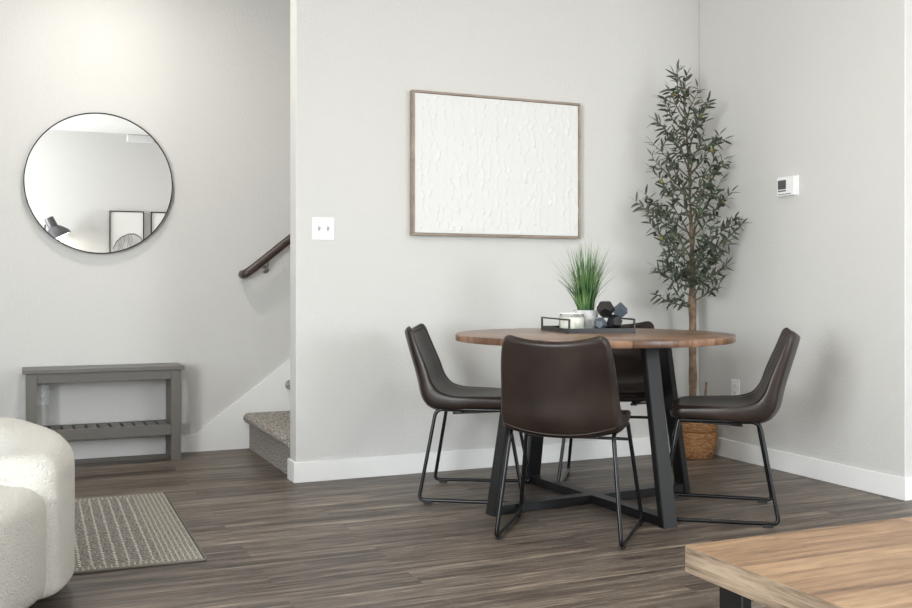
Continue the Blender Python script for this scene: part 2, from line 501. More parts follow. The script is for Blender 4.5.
def ring_profile(bm, R0, prof, seg=96):
    """prof: (radius offset, distance out of the wall) closed loop"""
    rings = []
    for k in range(seg):
        a = 2 * PI * k / seg
        rings.append([bm.verts.new(((R0 + p[0]) * math.cos(a), -p[1], (R0 + p[0]) * math.sin(a))) for p in prof])
    n = len(prof)
    for k in range(seg):
        A, B = rings[k], rings[(k + 1) % seg]
        for i in range(n): bm.faces.new((A[i], A[(i + 1) % n], B[(i + 1) % n], B[i]))
    return bm


obj('frame', ring_profile(new(), R, [(0, .004), (0, .034), (-.006, .034), (-.006, .004)]), 'blackframe', mr, smooth=50)
bm = new(); vs = [bm.verts.new(((R - .0062) * math.cos(2 * PI * k / 96), -.028, (R - .0062) * math.sin(2 * PI * k / 96))) for k in range(96)]
vb = [bm.verts.new((v.co.x, -.004, v.co.z)) for v in vs]
bm.faces.new(vs); bm.faces.new(vb)
for k in range(96): bm.faces.new((vs[k], vs[(k + 1) % 96], vb[(k + 1) % 96], vb[k]))
obj('mirror_glass', bm, 'mirror', mr)

# ------------------------------------------------------------------ textured canvas
art = thing('wall_art', 'wide white textured canvas in a thin pale wood frame', 'wall art', (2.373, YM, 1.622))
W2, H2 = .503, .378
bm = new()
for (a, b_, c_, d_) in ((-W2, W2, H2 - .012, H2), (-W2, W2, -H2, -H2 + .012), (-W2, -W2 + .012, -H2 + .012, H2 - .012), (W2 - .012, W2, -H2 + .012, H2 - .012)):
    box(bm, a, b_, -.044, -.001, c_, d_, .0012, 1)
obj('frame', bm, 'artframe', art)
random.seed(4)
nx, nz = 300, 220
cw, ch = W2 - .0145, H2 - .0145
hgt = [[0.0] * (nx + 1) for _ in range(nz + 1)]
cols = 22
for ci in range(cols):
    z = -ch + random.uniform(0, .03)
    while z < ch - .01:
        cx_ = -cw + (ci + .5) * 2 * cw / cols + random.gauss(0, .006)
        ln = random.uniform(.02, .055); bend = random.uniform(-.012, .012); amp = random.uniform(.0015, .0065)
        if random.random() < .3: amp *= 0.25
        tilt = random.uniform(-.3, .3)
        i0 = int((cx_ - .035 + cw) / (2 * cw) * nx); i1 = int((cx_ + .035 + cw) / (2 * cw) * nx)
        j0 = int((z + ch) / (2 * ch) * nz); j1 = int((z + ln + ch) / (2 * ch) * nz)
        for j in range(max(0, j0), min(nz, j1) + 1):
            zz = -ch + j / nz * 2 * ch; t = (zz - z) / ln
            if not 0 <= t <= 1: continue
            xc = cx_ + bend * math.sin(PI * t) + tilt * (zz - z)
            for i in range(max(0, i0), min(nx, i1) + 1):
                d = (-cw + i / nx * 2 * cw - xc) / .018
                if -1 < d < 1:                       # a dab: slow rise, then a sharp lip at one side
                    s_ = (d + 1) / 2
                    hgt[j][i] = max(hgt[j][i], amp * (s_ ** 3) * (1 if s_ < .93 else (1 - s_) / .07) * min(1, 6 * t, 3 * (1 - t) + .2))
        z += ln * random.uniform(.75, 1.1)
bm = new()
gr = [[bm.verts.new((-cw + i / nx * 2 * cw, -.037 - hgt[j][i], -ch + j / nz * 2 * ch)) for i in range(nx + 1)] for j in range(nz + 1)]
for j in range(nz):
    for i in range(nx): bm.faces.new((gr[j][i], gr[j][i + 1], gr[j + 1][i + 1], gr[j + 1][i]))
rim = [gr[0][i] for i in range(nx)] + [gr[j][nx] for j in range(nz)] + [gr[nz][i] for i in range(nx, 0, -1)] + [gr[j][0] for j in range(nz, 0, -1)]
bk = [bm.verts.new((v.co.x, -.003, v.co.z)) for v in rim]
for k in range(len(rim)):
    bm.faces.new((rim[k], rim[(k + 1) % len(rim)], bk[(k + 1) % len(rim)], bk[k]))
bm.faces.new(bk)
obj('canvas', bm, 'plaster', art, smooth=60)

# ------------------------------------------------------------------ switches, outlets, thermostat
sw = thing('light_switch', 'white double light switch plate on the dining wall left of the canvas', 'light switch', (1.404, YM, 1.268))
obj('plate', box(new(), -.058, .058, -.006, 0, -.057, .057, .003, 2), 'plastic', sw)
for x in (-.023, .023):
    obj('switch_slot', box(new(), x - .006, x + .006, -.0068, -.004, -.013, .013), 'toggle', sw)
    bm = box(new(), -.0045, .0045, -.017, 0, -.005, .005, .001, 1)
    bmesh.ops.rotate(bm, verts=bm.verts, cent=(0, 0, 0), matrix=Matrix.Rotation(-.45, 3, 'X'))
    bmesh.ops.translate(bm, verts=bm.verts, vec=(x, -.004, 0))
    obj('toggle', bm, 'toggle', sw)
    for z in (-.03, .03):
        bm = new(); bmesh.ops.create_cone(bm, cap_ends=True, segments=12, radius1=.0028, radius2=.0028, depth=.0015, matrix=Matrix.Translation((x, -.0066, z)) @ Matrix.Rotation(PI / 2, 4, 'X'))
        obj('screw', bm, 'toggle', sw)


def outlet(loc, rotz, label):
    o = thing('wall_outlet', label, 'outlet', loc, rotz)
    obj('plate', box(new(), -.035, .035, -.006, 0, -.057, .057, .003, 2), 'plastic', o)
    for z in (-.02, .02):
        s_ = obj('socket', box(new(), -.017, .017, -.0085, -.005, z - .014, z + .014, .003, 2), 'plastic', o)
        bm = new(); box(bm, -.008, -.0058, -.0092, -.0082, z - .002, z + .008); box(bm, .0058, .008, -.0092, -.0082, z - .002, z + .006)
        box(bm, -.002, .002, -.0092, -.0082, z - .009, z - .005)
        obj('socket_slots', bm, 'slot', s_)
    return o


outlet((XRW, 4.548, .395), -PI / 2, 'white wall outlet low on the right wall behind the olive tree')
outlet((.118, YS, .37), 0, 'white wall outlet behind the grey bench at its left end')

th = thing('thermostat', 'small white thermostat with a grey screen on the right wall', 'thermostat', (XRW, 4.119, 1.503), -PI / 2)
obj('back_plate', box(new(), -.072, .072, -.008, 0, -.054, .054, .003, 2), 'plastic', th)
obj('body', box(new(), -.066, .064, -.028, -.007, -.050, .050, .005, 3), 'plastic', th)
obj('screen', box(new(), -.056, .004, -.0295, -.026, -.014, .034), 'screen', th)
obj('button_strip', box(new(), -.056, .004, -.0292, -.026, -.026, -.019), 'lampgrey', th)
obj('lower_groove', box(new(), -.056, .040, -.0286, -.026, -.042, -.038), 'lampgrey', th)

# ------------------------------------------------------------------ bench
bn = thing('entry_bench', 'grey painted wooden bench with a slatted lower shelf under the mirror', 'bench', (.435, 5.775, 0))
hwb = .402
obj('bench_top', box(new(), -.42, .42, 0, .262, .510, .531, .002, 2), 'bench', bn)
for sx in (-1, 1):
    for y in (.012, .198):
        a = sx * hwb; b_ = sx * (hwb - .054)
        obj('leg', box(new(), min(a, b_), max(a, b_), y, y + .046, 0, .5095, .0015, 1), 'bench', bn)
bm = new(); box(bm, -.3475, .3475, .016, .034, .458, .5095, .0012, 1)
obj('front_apron', bm, 'bench', bn)
obj('back_apron', box(new(), -.3475, .3475, .222, .240, .458, .5095, .0012, 1), 'bench', bn)
for sx in (-1, 1):
    xx = sx * .38
    obj('side_apron', box(new(), xx - .009, xx + .009, .0585, .1975, .458, .5095, .0012, 1), 'bench', bn)
    obj('side_rail', box(new(), xx - .009, xx + .009, .0585, .1975, .145, .20, .0012, 1), 'bench', bn)
obj('shelf_rail', box(new(), -.3475, .3475, .014, .034, .145, .203, .0012, 1), 'bench', bn)
obj('shelf_rail', box(new(), -.3475, .3475, .222, .242, .145, .203, .0012, 1), 'bench', bn)
ns = 11; pw = .695 / ns
for k in range(ns):
    x = -.3475 + k * pw
    obj('shelf_slat', box(new(), x + .008, x + pw - .008, .0345, .2215, .186, .200, .0012, 1), 'bench', bn)

# ------------------------------------------------------------------ rug
rx0, rx1, ry0, ry1 = .02, .620, 3.632, 4.88
rg = thing('area_rug', 'grey flatweave rug with pale dashed lines on the floor beside the armchair', 'rug', ((rx0 + rx1) / 2, (ry0 + ry1) / 2, 0), -.014)
a_, b_ = (rx1 - rx0) / 2, (ry1 - ry0) / 2


def sheet(bm, x0, x1, y0, y1, z0, z1, n=14):
    box(bm, x0, x1, y0, y1, z0, z1)


obj('rug_field', box(new(), -a_ + .05, a_ - .155, -b_ + .055, b_ - .055, 0.0005, .0068), 'rugfield', rg)
bm = new(); box(bm, a_ - .155, a_ - .008, -b_ + .008, b_ - .008, 0.0005, .0075)
box(bm, -a_ + .05, a_ - .155, -b_ + .008, -b_ + .055, 0.0005, .0072); box(bm, -a_ + .05, a_ - .155, b_ - .055, b_ - .008, 0.0005, .0072)
box(bm, -a_ + .008, -a_ + .05, -b_ + .008, b_ - .008, 0.0005, .0075)
obj('rug_border', bm, 'rugborder', rg)
bm = new()
tube(bm, fillet([(-a_, -b_, .005), (a_, -b_, .005), (a_, b_, .005), (-a_, b_, .005), (-a_, -b_ + .02, .005)], .006, 3), .0048, 8, sy=1.0)
obj('edge_binding', bm, 'rugbind', rg, smooth=60)

# ------------------------------------------------------------------ armchair in boucle
ac = thing('boucle_armchair', 'low rounded ivory boucle armchair cut by the left edge of the photo', 'armchair', (-.421, 3.458, 0), -PSI)


def rprof(r0, r1, z0, z1, rad, n=9, crown=0.0):
    """closed rounded rectangle (radius, height)"""
    out = []
    rb = .03
    for (cx_, cz_, a0, q) in ((r1 - rb, z0 + rb, -PI / 2, rb), (r1 - rad, z1 - rad, 0, rad), (r0 + rad, z1 - rad, PI / 2, rad), (r0 + rb, z0 + rb, PI, rb)):
        for k in range(n + 1):
            a = a0 + PI / 2 * k / n
            out.append((cx_ + q * math.cos(a), cz_ + q * math.sin(a)))
    return out


def shell_ring(a0, a1, r0, r1, z0, z1, rad):
    bm = new(); n = 90; rings = []
    prof = rprof(r0, r1, z0, z1, rad); rm = (r0 + r1) / 2; zm = (z0 + z1) / 2
    arc = (a1 - a0) * rm
    for i in range(n + 1):
        u = i / n; u = (1 - math.cos(PI * u)) / 2 * .6 + u * .4
        d = min(u, 1 - u) * arc; R_ = .07
        k = math.sqrt(max(0.0, 1 - (1 - min(1, d / R_)) ** 2)); k = max(k, .02)
        back = math.sin(PI * u) ** 1.5 * .058              # the back stands a little higher than the arms
        a = a0 + (a1 - a0) * u; ring = []
        for (r, z) in prof:
            rr = rm + (r - rm) * k; zz = zm + (z - zm) * ((.78 + .22 * k) if z > zm else 1) + back * max(0, (z - zm) / (z1 - zm))
            w = noise.noise(Vector((rr * math.cos(a) * 6, rr * math.sin(a) * 6, zz * 6))) * .003
            ring.append(bm.verts.new(((rr + w) * math.cos(a), (rr + w) * math.sin(a), zz + w)))
        rings.append(ring)
    m_ = len(prof)
    for i in range(n):
        for k in range(m_): bm.faces.new((rings[i][k], rings[i][(k + 1) % m_], rings[i + 1][(k + 1) % m_], rings[i + 1][k]))
    bm.faces.new(rings[0]); bm.faces.new(rings[-1])
    return bm


obj('back_shell', shell_ring(math.radians(-9), math.radians(226), .37, .586, .055, .476, .07), 'boucle', ac, smooth=180)
pr = [(.001, .052), (.52, .052), (.545, .058), (.560, .075), (.567, .11)] + [(.497 + .07 * math.cos(a), .322 + .07 * math.sin(a)) for a in [PI / 2 * k / 8 for k in range(9)]] + [(.35, .399), (.15, .404), (.001, .405)]
obj('seat_base', lathe(new(), pr, 96, 0, -.125), 'boucle', ac, smooth=180)
for a in (-110, -30, 60, 190):
    bm = new(); lathe(bm, [(.016, 0), (.022, .065)], 20, .40 * math.cos(math.radians(a)), -.08 + .40 * math.sin(math.radians(a)))
    obj('leg', bm, 'rubber', ac, smooth=40)

# ------------------------------------------------------------------ dining chair
def interp(tab, t):
    for i in range(len(tab) - 1):
        if t <= tab[i + 1][0]:
            u = (t - tab[i][0]) / (tab[i + 1][0] - tab[i][0])
            p0 = tab[max(i - 1, 0)][1]; p1 = tab[i][1]; p2 = tab[i + 1][1]; p3 = tab[min(i + 2, len(tab) - 1)][1]
            return tuple(.5 * ((2 * b) + (-a + c) * u + (2 * a - 5 * b + 4 * c - d) * u * u + (-a + 3 * b - 3 * c + d) * u ** 3)
                         for a, b, c, d in zip(p0, p1, p2, p3))
    return tab[-1][1]


# along the shell: inner (x,z), outer (x,z), half width, wing lift
SH = [(0.00, (.200, .446, .196, .428, .200, .000)),
      (0.10, (.162, .466, .158, .424, .222, .008)),
      (0.25, (.072, .462, .072, .410, .230, .020)),
      (0.40, (-.025, .456, -.025, .400, .236, .030)),
      (0.50, (-.100, .458, -.115, .393, .234, .034)),
      (0.58, (-.166, .480, -.200, .406, .232, .036)),
      (0.66, (-.212, .532, -.252, .460, .230, .038)),
      (0.76, (-.242, .606, -.278, .560, .224, .040)),
      (0.90, (-.286, .708, -.316, .693, .214, .040)),
      (1.00, (-.318, .790, -.340, .780, .197, .040))]


def shell_pt(t, s, side, inset=0.0, off=0.0):
    a = interp(SH, t); e = .004
    a2 = interp(SH, min(1, t + e)); a1 = interp(SH, max(0, t - e))
    tx, tz = (a2[0] + a2[2]) - (a1[0] + a1[2]), (a2[1] + a2[3]) - (a1[1] + a1[3])
    l = math.hypot(tx, tz); nx_, nz_ = tz / l, -tx / l      # points up from the seat, forward from the back
    if nz_ < 0 and t < .3: nx_, nz_ = -nx_, -nz_
    mx_, mz_ = (a[0] + a[2]) / 2, (a[1] + a[3]) / 2
    hx, hz = (a[0] - a[2]) / 2, (a[1] - a[3]) / 2
    hw_ = a[4] - inset
    # rounded corners at front and top
    L_ = .72
    for dist, r in ((t * L_ + 1e-6, .085), ((1 - t) * L_ + 1e-6, .034)):
        dist = max(0.0, dist - inset)
        if dist < r: hw_ = hw_ - r + math.sqrt(max(0, r * r - (r - dist) ** 2))
    edge = min(1, (1 - abs(s))) if True else 0
    de = (1 - abs(s)) * hw_; dt = min(t, 1 - t) * L_
    rr = .016
    g = lambda d: math.sqrt(max(0.0, 1 - (1 - min(1, d / rr)) ** 2))
    th_ = g(de) * g(dt)
    lift = a[5] * abs(s * hw_ / a[4]) ** 2.2
    y = s * hw_
    k = side * th_
    x = mx_ + hx * k + nx_ * (lift + off); z = mz_ + hz * k + nz_ * (lift + off)
    # wings reach back towards the thin rim: keep the rim nearer the inner face
    x += hx * .45 * (1 - th_); z += hz * .45 * (1 - th_)
    # back's top edge dips in the middle
    if t > .8: z -= (t - .8) / .2 * .012 * (1 - abs(s) ** 2)
    return Vector((x, y, z))


def dens(n, p=.5):
    """0..1 samples packed near both ends"""
    out = []
    for i in range(n + 1):
        u = i / n; out.append((1 - math.cos(PI * u)) / 2 * p + u * (1 - p))
    return out


def shell_mesh():
    bm = new(); T_ = [0, .004, .009, .016] + [.016 + (1 - .032) * v for v in dens(54, .4)][1:-1] + [.984, .991, .996, 1]
    S_ = [2 * v - 1 for v in [0, .004, .010, .02, .035] + [.05 + .9 * v for v in dens(24, .2)] + [.965, .98, .99, .996, 1]]
    gi = [[bm.verts.new(shell_pt(t, s, 1)) for s in S_] for t in T_]
    go = [[gi[i][j] if (i in (0, len(T_) - 1) or j in (0, len(S_) - 1)) else bm.verts.new(shell_pt(t, s, -1)) for j, s in enumerate(S_)] for i, t in enumerate(T_)]
    for g_ in (gi, go):
        for i in range(len(T_) - 1):
            for j in range(len(S_) - 1):
                q = [g_[i][j], g_[i][j + 1], g_[i + 1][j + 1], g_[i + 1][j]]
                try: bm.faces.new(q)
                except ValueError: pass
    return bm


def pad_mesh():
    bm = new(); T_ = [.035 + .935 * v for v in dens(50, .6)]; S_ = [2 * v - 1 for v in dens(22, .5)]
    ins = .024
    def hgt_(i, j):
        d = min(i, len(T_) - 1 - i, j, len(S_) - 1 - j)
        return -.004 + .011 * min(1, d / 3.0) ** .5
    g_ = [[bm.verts.new(shell_pt(t, s, 1, ins, hgt_(i, j))) for j, s in enumerate(S_)] for i, t in enumerate(T_)]
    b_ = [[bm.verts.new(shell_pt(t, s, 1, ins, -.008)) for j, s in enumerate(S_)] for i, t in enumerate(T_)]
    for gg in (g_, b_):
        for i in range(len(T_) - 1):
            for j in range(len(S_) - 1): bm.faces.new((gg[i][j], gg[i][j + 1], gg[i + 1][j + 1], gg[i + 1][j]))
    nI, nJ = len(T_) - 1, len(S_) - 1
    loop = [(0, j) for j in range(nJ)] + [(i, nJ) for i in range(nI)] + [(nI, j) for j in range(nJ, 0, -1)] + [(i, 0) for i in range(nI, 0, -1)]
    for k in range(len(loop)):
        (i, j), (i2, j2) = loop[k], loop[(k + 1) % len(loop)]
        bm.faces.new((g_[i][j], g_[i2][j2], b_[i2][j2], b_[i][j]))
    path = [shell_pt(T_[i], S_[j], 1, ins, .002) for i, j in loop]
    return bm, path


def bar_box(bm, p, q, w, h, upv=(0, 0, 1)):
    """box beam from p to q, w across, h along upv"""
    p, q = Vector(p), Vector(q); t = (q - p).normalized(); u = Vector(upv); u = (u - t * u.dot(t)).normalized(); s_ = t.cross(u)
    A = [bm.verts.new(p + s_ * a * w / 2 + u * b * h / 2) for a, b in ((-1, -1), (1, -1), (1, 1), (-1, 1))]
    B = [bm.verts.new(q + s_ * a * w / 2 + u * b * h / 2) for a, b in ((-1, -1), (1, -1), (1, 1), (-1, 1))]
    bm.faces.new(A); bm.faces.new(B)
    for i in range(4): bm.faces.new((A[i], A[(i + 1) % 4], B[(i + 1) % 4], B[i]))
    return bm


def make_chair(label, loc, rotz):
    t = thing('dining_chair', label, 'chair', loc, rotz, 'brown leather bucket chairs around the round table')
    obj('bucket_seat', shell_mesh(), 'leather', t, smooth=180)
    pm, path = pad_mesh()
    pd = obj('inner_padding', pm, 'leather', t, smooth=180)
    obj('piping', tube(new(), path, .0032, 6, closed=True), 'piping', pd, smooth=180)
    # seam across the back where the shell turns under
    seam = [shell_pt(.60 + .03 * abs(s / 20) ** 2, s / 20, -1) for s in range(-20, 21)]
    obj('back_seam', tube(new(), seam, .0016, 6), 'piping', t, smooth=180)
    r = .0084
    for sy in (-1, 1):
        rt, ft = (-.165, .200 * sy, .421), (.160, .210 * sy, .421)
        rb, fb = (-.238, .240 * sy, .016), (.238, .258 * sy, .016)
        mid = lambda a, b, u: tuple(a[i] * (1 - u) + b[i] * u for i in range(3))
        bm = tube(new(), fillet([mid(rt, rb, .5), rt, ft, mid(ft, fb, .02)], .035, 7), r, 12)
        obj('seat_rail', bm, 'blackmetal', t, smooth=60)
        a = mid(rt, rb, .5); b_ = mid(ft, fb, .02)
        obj('rear_leg', tube(new(), [a, mid(rt, rb, .86)], r, 12), 'blackmetal', t, smooth=60)
        obj('front_leg', tube(new(), [mid(ft, fb, .02), mid(ft, fb, .9)], r, 12), 'blackmetal', t, smooth=60)
        bm = tube(new(), fillet([mid(rt, rb, .86), rb, fb, mid(ft, fb, .9)], .035, 7), r, 12)
        obj('floor_rail', bm, 'blackmetal', t, smooth=60)
        for x, yy in ((-.195, .2415), (.195, .2565)):
            f_ = obj('foot_glide', box(new(), x - .02, x + .02, yy * sy - .008, yy * sy + .008, 0, .012, .003, 2), 'rubber', t)
    # crossbar between the front legs and mounting plates under the seat
    obj('crossbar', tube(new(), [(.1805, -.2215, .352), (.1805, .2215, .352)], .0065, 12), 'blackmetal', t, smooth=60)
    bm = new(); bar_box(bm, (-.07, -.196, .418), (-.07, -.12, .395), .03, .006); bar_box(bm, (-.07, .196, .418), (-.07, .12, .395), .03, .006); bar_box(bm, (.12, -.205, .418), (.12, -.10, .408), .03, .006); bar_box(bm, (.12, .205, .418), (.12, .10, .408), .03, .006)
    bar_box(bm, (-.10, -.11, .393), (.13, -.10, .405), .03, .008); bar_box(bm, (-.10, .11, .393), (.13, .10, .405), .03, .008)
    obj('mounting_plate', bm, 'blackmetal', t)
    return t


ch0 = make_chair('brown leather bucket chair nearest the camera, its back turned, in front of the round table', (2.014, 3.478, 0), math.radians(49))
dup(ch0, (2.778, 3.52, 0), math.radians(142), 'brown leather bucket chair at the right of the round table, facing left')
dup(ch0, (1.980, 4.285, 0), math.radians(-31), 'brown leather bucket chair at the left of the round table, close to the dining wall')
dup(ch0, (2.715, 4.255, 0), math.radians(-124), 'brown leather bucket chair behind the round table, mostly hidden by its top and leg')

# ------------------------------------------------------------------ dining table
tb = thing('dining_table', 'round wooden dining table on a black steel spider base', 'table', (2.381, 3.90, 0), math.radians(4))
bm = new(); RT = .623
lathe(bm, [(RT - .005, .7355), (RT - .0012, .7365), (RT, .740), (RT, .7615), (RT - .0012, .7645), (RT - .005, .7655)], 128)
tt = obj('tabletop', bm, 'tabletop', tb, smooth=40)
for k in range(4):
    a = k * PI / 2; ca, sa = math.cos(a), math.sin(a)
    tan = (-sa, ca, 0)
    p = Vector((ca * .40, sa * .40, .7345)); q = Vector((ca * .522, sa * .522, 0.0))
    # leg: flat box section, cut level at top and floor
    bm = new(); w, h = .072, .034
    A = []; B = []
    for (u, v) in ((-1, -1), (1, -1), (1, 1), (-1, 1)):
        off = Vector((ca * v * h / 2 - sa * u * w / 2, sa * v * h / 2 + ca * u * w / 2, 0))
        A.append(bm.verts.new(p + off)); B.append(bm.verts.new(q + off))
    bm.faces.new(A); bm.faces.new(B)
    for i in range(4): bm.faces.new((A[i], A[(i + 1) % 4], B[(i + 1) % 4], B[i]))
    bmesh.ops.bevel(bm, geom=[e for e in bm.edges if abs(e.verts[0].co.z - e.verts[1].co.z) > .3], offset=.003, segments=2, affect='EDGES')
    obj('leg', bm, 'tablemetal', tb)
for k in range(2):
    a = k * PI / 2; ca, sa = math.cos(a), math.sin(a); z = .0225
    bm = new()
    if k == 0:
        bar_box(bm, (-.503, 0, z), (.503, 0, z), .058, .038)
    else:
        bar_box(bm, (0, -.503, z), (0, -.0295, z), .058, .038); bar_box(bm, (0, .0295, z), (0, .503, z), .058, .038)
    obj('floor_crossbar', bm, 'tablemetal', tb)
    bm = new()
    if k == 0: bar_box(bm, (-.365, 0, .7245), (.365, 0, .7245), .06, .019)
    else:
        bar_box(bm, (0, -.365, .7245), (0, -.0305, .7245), .06, .019); bar_box(bm, (0, .0305, .7245), (0, .365, .7245), .06, .019)
    obj('upper_crossbar', bm, 'tablemetal', tb)

# ------------------------------------------------------------------ tray and what it carries
TZ = .7655
TRX, TRY, TRA = 2.476, 4.112, math.radians(-9)


def ontray(x, y): return (TRX + x * math.cos(TRA) - y * math.sin(TRA), TRY + x * math.sin(TRA) + y * math.cos(TRA))


tr = thing('serving_tray', 'black metal tray with two open end handles on the round table', 'tray', (TRX, TRY, TZ), TRA)
a_, b_ = .164, .188
bm = new(); box(bm, -a_, a_, -b_, b_, 0, .004)
obj('tray_base', bm, 'blackframe', tr)
bm = new()
for (x0, x1, y0, y1) in ((-a_, a_, -b_, -b_ + .004), (-a_, a_, b_ - .004, b_), (-a_, -a_ + .004, -b_ + .004, b_ - .004), (a_ - .004, a_, -b_ + .004, b_ - .004)):
    box(bm, x0, x1, y0, y1, .004, .020)
obj('tray_rim', bm, 'blackframe', tr)
for sx in (-1, 1):
    x = sx * (a_ - .004); bm = new()
    box(bm, x - .004, x + .004, -b_, -b_ + .007, .0202, .064); box(bm, x - .004, x + .004, b_ - .007, b_, .0202, .064)
    box(bm, x - .004, x + .004, -b_ + .007, b_ - .007, .057, .064)
    obj('handle', bm, 'blackframe', tr)

# candle jar
cxw = ontray(-.098, -.055)
cj = thing('candle_jar', 'clear glass jar of white candle wax at the left of the black tray', 'candle', (*cxw, TZ + .0042))
flute = lambda a, z: 1 + .018 * math.cos(14 * a)
obj('wax', lathe(new(), [(.050, .003), (.0565, .008), (.0565, .060), (.053, .064), (.001, .062)], 112, fn=flute), 'wax', cj, smooth=60)
obj('glass_jar', lathe(new(), [(.050, 0), (.0588, .005), (.0592, .058), (.056, .068), (.0545, .082)], 64), 'glass', cj, smooth=60)
bm = new(); tube(bm, [(.0545 * math.cos(2 * PI * k / 48), .0545 * math.sin(2 * PI * k / 48), .082) for k in range(48)], .0022, 8, closed=True)
obj('glass_lip', bm, 'plastic', cj, smooth=180)
obj('wick', tube(new(), [(0, 0, .059), (.001, 0, .066), (.002, .001, .072)], .0012, 6), 'ink', cj)

# grass plant in pot
pxw = ontray(.015, .050)
gp = thing('potted_grass', 'tall green grass in a pale ceramic pot standing on the black tray', 'plant', (*pxw, TZ + .0042))
obj('pot', lathe(new(), [(.040, 0), (.046, .003), (.062, .092), (.0625, .095), (.0585, .095), (.052, .080), (.001, .078)], 64), 'pot', gp, smooth=40)
obj('soil', lathe(new(), [(.0525, .0805), (.0525, .084), (.001, .086)], 32), 'soil', gp, smooth=60)
random.seed(11)
bm = new()
for k in range(380):
    a = random.uniform(0, 2 * PI); r0 = random.uniform(0, 1) ** .6 * .038
    base = Vector((r0 * math.cos(a), r0 * math.sin(a), .084))
    ln = random.uniform(.20, .385) * (1 - .12 * r0 / .038)
    lean = random.uniform(.03, .40) if random.random() < .74 else random.uniform(.4, .85)
    if lean > .3: ln *= random.uniform(.75, 1.0)
    da = a + random.gauss(0, .35); dr = Vector((math.cos(da), math.sin(da), 0)); sd = Vector((-dr.y, dr.x, 0))
    tw = random.uniform(-.9, .9); sd = (sd * math.cos(tw) + dr * math.sin(tw)).normalized()
    w = random.uniform(.0016, .0030); prev = None; nseg = 7
    p = base.copy(); ang = lean * .45
    droop = random.uniform(.1, .55) * lean * 1.8
    for i in range(nseg + 1):
        u = i / nseg; ww = w * (1 - u ** 1.6) + .0002
        cur = (bm.verts.new(p - sd * ww), bm.verts.new(p + sd * ww))
        if prev: bm.faces.new((prev[0], prev[1], cur[1], cur[0]))
        prev = cur
        th_ = ang + droop * u + lean * .4 * u
        p = p + (dr * math.sin(th_) + Vector((0, 0, 1)) * math.cos(th_)) * (ln / nseg)
obj('grass_blades', bm, 'grass', gp, smooth=180)

# faceted sculpture
sxw = ontray(.096, -.05)
sc = thing('faceted_sculpture', 'cluster of black and slate grey faceted blocks at the right of the black tray', 'ornament', (*sxw, TZ + .0042), -PSI)
PHI = (1 + 5 ** .5) / 2


def dodeca(r, rot, c, mt, lab=None):
    bm = new(); pts = []
    for a in (-1, 1):
        for b in (-1, 1):
            for d in (-1, 1): pts.append((a, b, d))
            pts += [(0, a / PHI, b * PHI), (a / PHI, b * PHI, 0), (a * PHI, 0, b / PHI)]
    for p in pts: bm.verts.new(Vector(p) / 3 ** .5 * r)
    bmesh.ops.convex_hull(bm, input=bm.verts[:])
    bmesh.ops.dissolve_limit(bm, angle_limit=.05, verts=bm.verts[:], edges=bm.edges[:])
    return finish(bm, rot, c, mt, lab)


def cubeblock(s, rot, c, mt, lab=None):
    bm = new(); bmesh.ops.create_cube(bm, size=s)
    return finish(bm, rot, c, mt, lab)


def finish(bm, rot, c, mt, lab):
    bmesh.ops.bevel(bm, geom=bm.edges[:], offset=.001, segments=1, affect='EDGES')
    from mathutils import Euler
    bmesh.ops.rotate(bm, verts=bm.verts, cent=(0, 0, 0), matrix=Euler(rot).to_matrix())
    bmesh.ops.translate(bm, verts=bm.verts, vec=c)
    o = obj('faceted_block', bm, mt, sc)
    if lab: o['label'] = lab
    return o


dodeca(.041, (.35, .2, .3), (.022, 0, .0385), 'facetblack', 'black block at the lower right')
dodeca(.044, (.1, .5, .2), (-.020, .004, .102), 'facetblack', 'large black block on top')
cubeblock(.048, (.62, .72, .3), (.052, .012, .094), 'facetgrey', 'slate grey block at the upper right')
dodeca(.0325, (.2, .1, .7), (-.047, -.012, .031), 'facetgrey', 'slate grey block at the lower left')

# ------------------------------------------------------------------ olive tree
OX, OY = 3.545, 4.700
ot = thing('olive_tree', 'tall artificial olive tree in a woven basket in the corner behind the table', 'plant', (OX, OY, 0))
prof = [(.001, .003), (.092, 0), (.103, .006), (.116, .045), (.127, .10), (.1315, .135), (.128, .146), (.117, .153), (.125, .162),
        (.124, .20), (.116, .235), (.104, .262), (.099, .272), (.094, .272), (.098, .255), (.108, .22), (.10, .19), (.001, .188)]
bk_ = obj('basket', lathe(new(), prof, 72, uv=True), 'basket', ot, smooth=60)
for s in (-1, 1):
    pts = [(s * .1 + 0 * s, .0 + .035 * math.cos(PI * k / 10), .255 + .055 * math.sin(PI * k / 10)) for k in range(11)]
    pts = [(p[0] * 1.0, p[1], p[2]) for p in pts]
    obj('basket_handle', tube(new(), pts, .006, 8), 'basket', bk_, smooth=60)
obj('soil', lathe(new(), [(.099, .189), (.104, .205), (.001, .214)], 32), 'soil', ot, smooth=60)
LAT = Vector((CP, -SP, 0)); DEP = Vector((SP, CP, 0))


def loc_(lat, dep, z): return LAT * lat + DEP * dep + Vector((0, 0, z))


